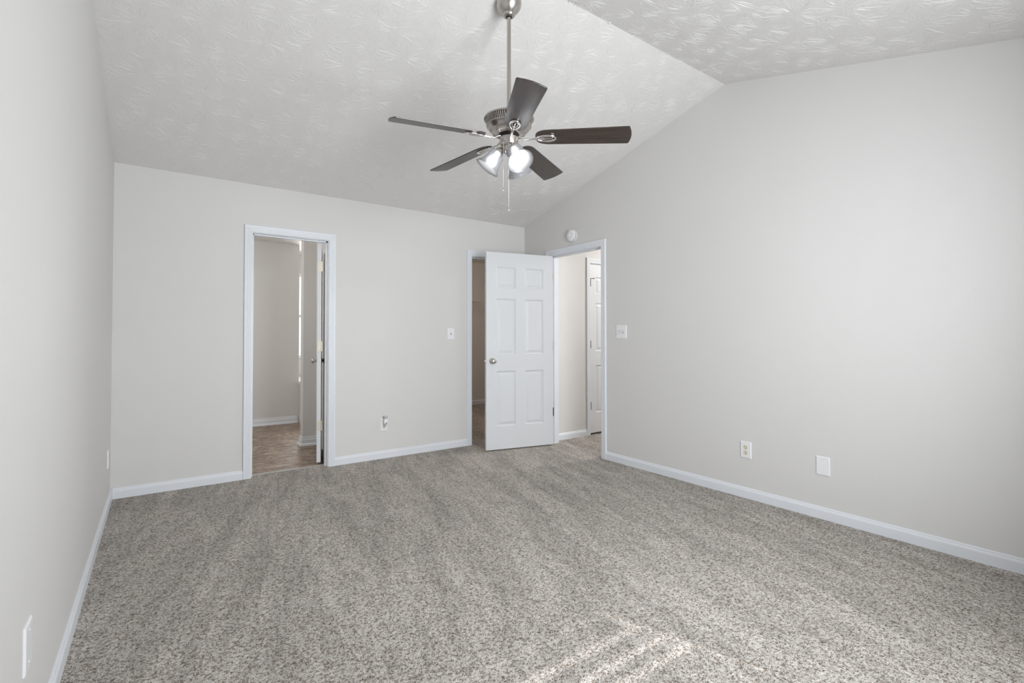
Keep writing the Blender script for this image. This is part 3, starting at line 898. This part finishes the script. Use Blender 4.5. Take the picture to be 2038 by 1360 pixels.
# ------------------------------------------------------------------ ceiling fan
def fan():
    fx, fy = 1.568, 2.211
    zc = ceil_z(fy)
    o = thing('ceiling_fan', (fx, fy, zc), 'brushed nickel ceiling fan with five dark wood blades and three lit lamps', 'ceiling fan')
    A = (fx, fy, 0)
    cp = build('canopy', MB().lathe([(0.0, zc+0.02), (0.070, zc+0.02), (0.070, zc-0.024), (0.067, zc-0.040), (0.058, zc-0.056), (0.044, zc-0.072), (0.034, zc-0.080)], A, n=56, caps=False), M_SATIN, o, autosmooth=50)
    build('canopy_ring', MB().lathe([(0.034, zc-0.076), (0.0345, zc-0.082), (0.031, zc-0.092), (0.024, zc-0.096), (0.018, zc-0.096)], A, n=48, caps=False), M_SATIN, cp, autosmooth=50)
    build('rod_collar', MB().lathe([(0.020, zc-0.080), (0.021, zc-0.090), (0.017, zc-0.098), (0.0125, zc-0.100)], A, n=32), M_BLACK, o, autosmooth=50)
    build('downrod', MB().lathe([(0.0112, 2.40), (0.0112, zc-0.07)], A, n=32), M_SATIN, o, autosmooth=50)
    build('coupling_cover', MB().lathe([(0.012, 2.445), (0.020, 2.440), (0.027, 2.415), (0.030, 2.385)], A, n=40), M_SATIN, o, autosmooth=50)
    # motor housing: domed top, slotted band, bowl
    mh = build('motor_housing', MB().lathe([(0.030, 2.392), (0.090, 2.389), (0.128, 2.384), (0.1375, 2.380), (0.1395, 2.376), (0.1380, 2.371), (0.1320, 2.369), (0.1240, 2.368)], A, n=72, caps=False), M_SATIN, o, autosmooth=50)
    build('housing_bowl', MB().lathe([(0.1130, 2.338), (0.1250, 2.337), (0.1255, 2.333), (0.1215, 2.329), (0.1180, 2.327), (0.1120, 2.316), (0.1010, 2.306), (0.0950, 2.301), (0.0900, 2.292), (0.0760, 2.286), (0.050, 2.285)], A, n=72, caps=False), M_SATIN, mh, autosmooth=35)
    build('motor_core', MB().lathe([(0.118, 2.370), (0.110, 2.336)], A, n=60), M_BLACK, mh, autosmooth=50)
    rb = MB(); nr = 72
    for i in range(nr):
        a = 2*PI*i/nr; c, s = math.cos(a), math.sin(a)
        tz = Vector((-s, c, 0)); rd = Vector((c, s, 0)); b = Vector(A)
        hw = 0.0030
        top = [b + rd*r + tz*w + Vector((0, 0, 2.370)) for r, w in ((0.130, -hw), (0.1335, -hw), (0.1335, hw), (0.130, hw))]
        bot = [b + rd*r + tz*w + Vector((0, 0, 2.336)) for r, w in ((0.1185, -hw), (0.122, -hw), (0.122, hw), (0.1185, hw))]
        rb.add(bot + top, [(0,3,2,1),(4,5,6,7),(0,1,5,4),(1,2,6,5),(2,3,7,6),(3,0,4,7)])
    build('vent_ribs', rb, M_SATIN, mh)
    build('flywheel', MB().lathe([(0.030, 2.288), (0.056, 2.287), (0.058, 2.283), (0.058, 2.275), (0.054, 2.272), (0.030, 2.272)], A, n=48), M_BLACK, o, autosmooth=40)
    sh = build('switch_housing', MB().lathe([(0.030, 2.274), (0.050, 2.273), (0.052, 2.271), (0.052, 2.234), (0.050, 2.229), (0.046, 2.226), (0.044, 2.223), (0.030, 2.223)], A, n=48), M_SATIN, o, autosmooth=40)
    rv = MB()
    for az in (-120, -60):
        for zz in (2.258, 2.247):
            d = RIGHT*math.cos(R(az)) + FWD_H*math.sin(R(az))
            rv.lathe([(0.003, 0.0515), (0.0025, 0.0532), (0, 0.0535)], (fx, fy, zz), tuple(d), n=10, caps=False)
    build('screw', rv, M_STEEL, sh)
    build('light_fitter', MB().lathe([(0.034, 2.224), (0.040, 2.222), (0.041, 2.214), (0.036, 2.200), (0.028, 2.188), (0.016, 2.180), (0.010, 2.176), (0.010, 2.168), (0.0, 2.165)], A, n=48, caps=False), M_SATIN, o, autosmooth=40)
    # blades
    a0 = 0.476
    pitch = R(14)
    zb, droop = 2.263, 0.018/0.5
    for k in range(5):
        th = a0 + k*2*PI/5
        rd = Vector((math.cos(th), math.sin(th), 0)); td = Vector((-math.sin(th), math.cos(th), 0))
        def P(r, s, h=0.0):
            """r along the blade, s across it, h above its underside"""
            return Vector((fx, fy, zb - droop*(r-0.15))) + rd*r + td*(s*math.cos(pitch) + h*math.sin(pitch)) + Vector((0, 0, -s*math.sin(pitch) + h*math.cos(pitch)))
        out = []
        r0, r1 = 0.148, 0.663
        w = lambda r: 0.0590 + 0.0125*(r-r0)/(r1-r0)
        nose = 0.070
        for i in range(13):                                  # rounded root end
            t = PI/2*i/12
            r = r0 + nose*(1-math.sin(t)); out.append((r, w(r)*math.cos(t)**0.62 if i < 12 else 0.0))
        edge = out[::-1]                                      # root tip -> side
        half = [(r, s) for r, s in edge]
        for i in range(1, 9): half.append((r0+nose + (r1-0.022-r0-nose)*i/8, w(r0+nose + (r1-0.022-r0-nose)*i/8)))
        for i in range(1, 6):                                 # soft corner into the gently bowed end
            t = PI/2*i/5
            half.append((r1-0.022 + 0.012*math.sin(t), w(r1) - 0.014*(1-math.cos(t))))
        half.append((r1-0.003, w(r1)*0.45)); half.append((r1, 0.0))
        loop = half + [(r, -s) for r, s in half[-2:0:-1]]
        m = len(loop); th_ = 0.0055
        vs = [P(r, s, 0) for r, s in loop] + [P(r, s, th_) for r, s in loop]
        fs = [(i, (i+1) % m, m+(i+1) % m, m+i) for i in range(m)] + [tuple(range(m-1,-1,-1)), tuple(range(m, 2*m))]
        bl = build('fan_blade', MB().add(vs, fs), M_WOOD, o, bevel=0.0012)
        at = bl.data.attributes.new('grain', 'FLOAT_VECTOR', 'POINT')
        for i, (r, s) in enumerate(loop + loop): at.data[i].vector = (r + 3*k, s, 0.0)
        # bracket: bent arm and an open two-eyed loop under the blade
        mb = MB()
        pts = [Vector((fx, fy, 2.276)) + rd*0.048, Vector((fx, fy, 2.270)) + rd*0.066, Vector((fx, fy, 2.256)) + rd*0.092, P(0.128, 0, -0.006), P(0.160, 0, -0.006)]
        mb.tube(pts, [0.0095, 0.0090, 0.0078, 0.0072, 0.0085], 12, flat=0.62)
        ring = []
        for i in range(36):
            t = 2*PI*i/36; c, s = math.cos(t), math.sin(t)
            wv = 0.0290*(0.86 + 0.14*c)
            ring.append(P(0.205 + 0.052*c, wv*s, -0.0045))
        mb.tube(ring, 0.0060, 8, closed=True)
        mb.tube([P(0.150, 0, -0.0055), P(0.200, 0, -0.0055), P(0.238, 0, -0.0055)], [0.0055, 0.004, 0.0034], 8)
        for sg in (-1, 1):
            mb.tube([P(0.170, sg*0.003, -0.005), P(0.205, sg*0.014, -0.005), P(0.236, sg*0.014, -0.005), P(0.246, sg*0.004, -0.005)], 0.0026, 8)
        br = build('blade_bracket', mb, M_CHROME, bl, autosmooth=60)
        sc = MB()
        for (r, s) in ((0.175, 0.0), (0.222, 0.0065), (0.222, -0.0065)):
            q = MB().lathe([(0.0042, 0), (0.0034, 0.0018), (0, 0.002)], n=12, caps=False)
            q.transform(lambda p: P(r + p.x, s + p.y, -0.009 - p.z)); sc.add(q.v, q.f, True)
        # screw heads belong to the bracket mesh itself
        n0 = len(br.data.vertices)
    # lamps
    for az in (180, 300, 60):
        d = RIGHT*math.cos(R(az)) + FWD_H*math.sin(R(az))
        tilt = R(37)
        ax = d*math.sin(tilt) + Vector((0, 0, -math.cos(tilt)))
        n0 = Vector((fx, fy, 2.206)) + d*0.046
        arm = MB().tube([Vector((fx, fy, 2.212)) + d*0.020, Vector((fx, fy, 2.216)) + d*0.034, n0 + ax*(-0.004)], 0.0085, 12)
        ar = build('lamp_arm', arm, M_SATIN, o)
        build('socket_cup', MB().lathe([(0.010, -0.010), (0.017, -0.006), (0.0235, 0.002), (0.0255, 0.012), (0.0275, 0.016), (0.0275, 0.021), (0.025, 0.023)], n0, ax, 36), M_SATIN, ar, autosmooth=40)
        pr = [(0.0245, 0.016), (0.034, 0.020), (0.0405, 0.027), (0.0435, 0.038), (0.0455, 0.060), (0.0490, 0.082), (0.0560, 0.102), (0.0660, 0.119), (0.0725, 0.127)]
        prof = pr + [(r - 0.0026, z - 0.0005) for r, z in pr[::-1]]
        shd = build('lamp_shade', MB().lathe(prof + [prof[0]], n0, ax, 48, caps=False), M_FROST, o, autosmooth=60)
        build('light_bulb', MB().lathe([(0.0, 0.024), (0.013, 0.025), (0.0135, 0.045), (0.021, 0.060), (0.0265, 0.078), (0.0255, 0.092), (0.019, 0.102), (0.009, 0.107), (0.0, 0.108)], n0, ax, 32, caps=False), M_BULB, shd)
    # pull chains with little pendants
    for (u, f, z0, z1, label) in ((-0.031, -0.040, 2.232, 1.985, 'shorter chain'), (-0.002, -0.047, 2.232, 1.875, 'longer chain')):
        b = Vector((fx, fy, 0)) + RIGHT*u + FWD_H*f
        mb = MB().tube([b + Vector((0, 0, z0)), b + Vector((0, 0, z1))], 0.0009, 6)
        z = z0
        while z > z1:
            mb.lathe([(0, -0.0014), (0.0014, 0), (0, 0.0014)], b + Vector((0, 0, z)), n=6, caps=False); z -= 0.0042
        ch = build('pull_chain', mb, M_WIRE, o); ch['label'] = label + ' hanging below the lamps'
        build('chain_pendant', MB().lathe([(0.0008, 0.0), (0.0026, -0.004), (0.0030, -0.016), (0.0018, -0.020), (0, -0.0205)], b + Vector((0, 0, z1)), n=14, caps=False), M_NICK, ch, autosmooth=50)
fan()
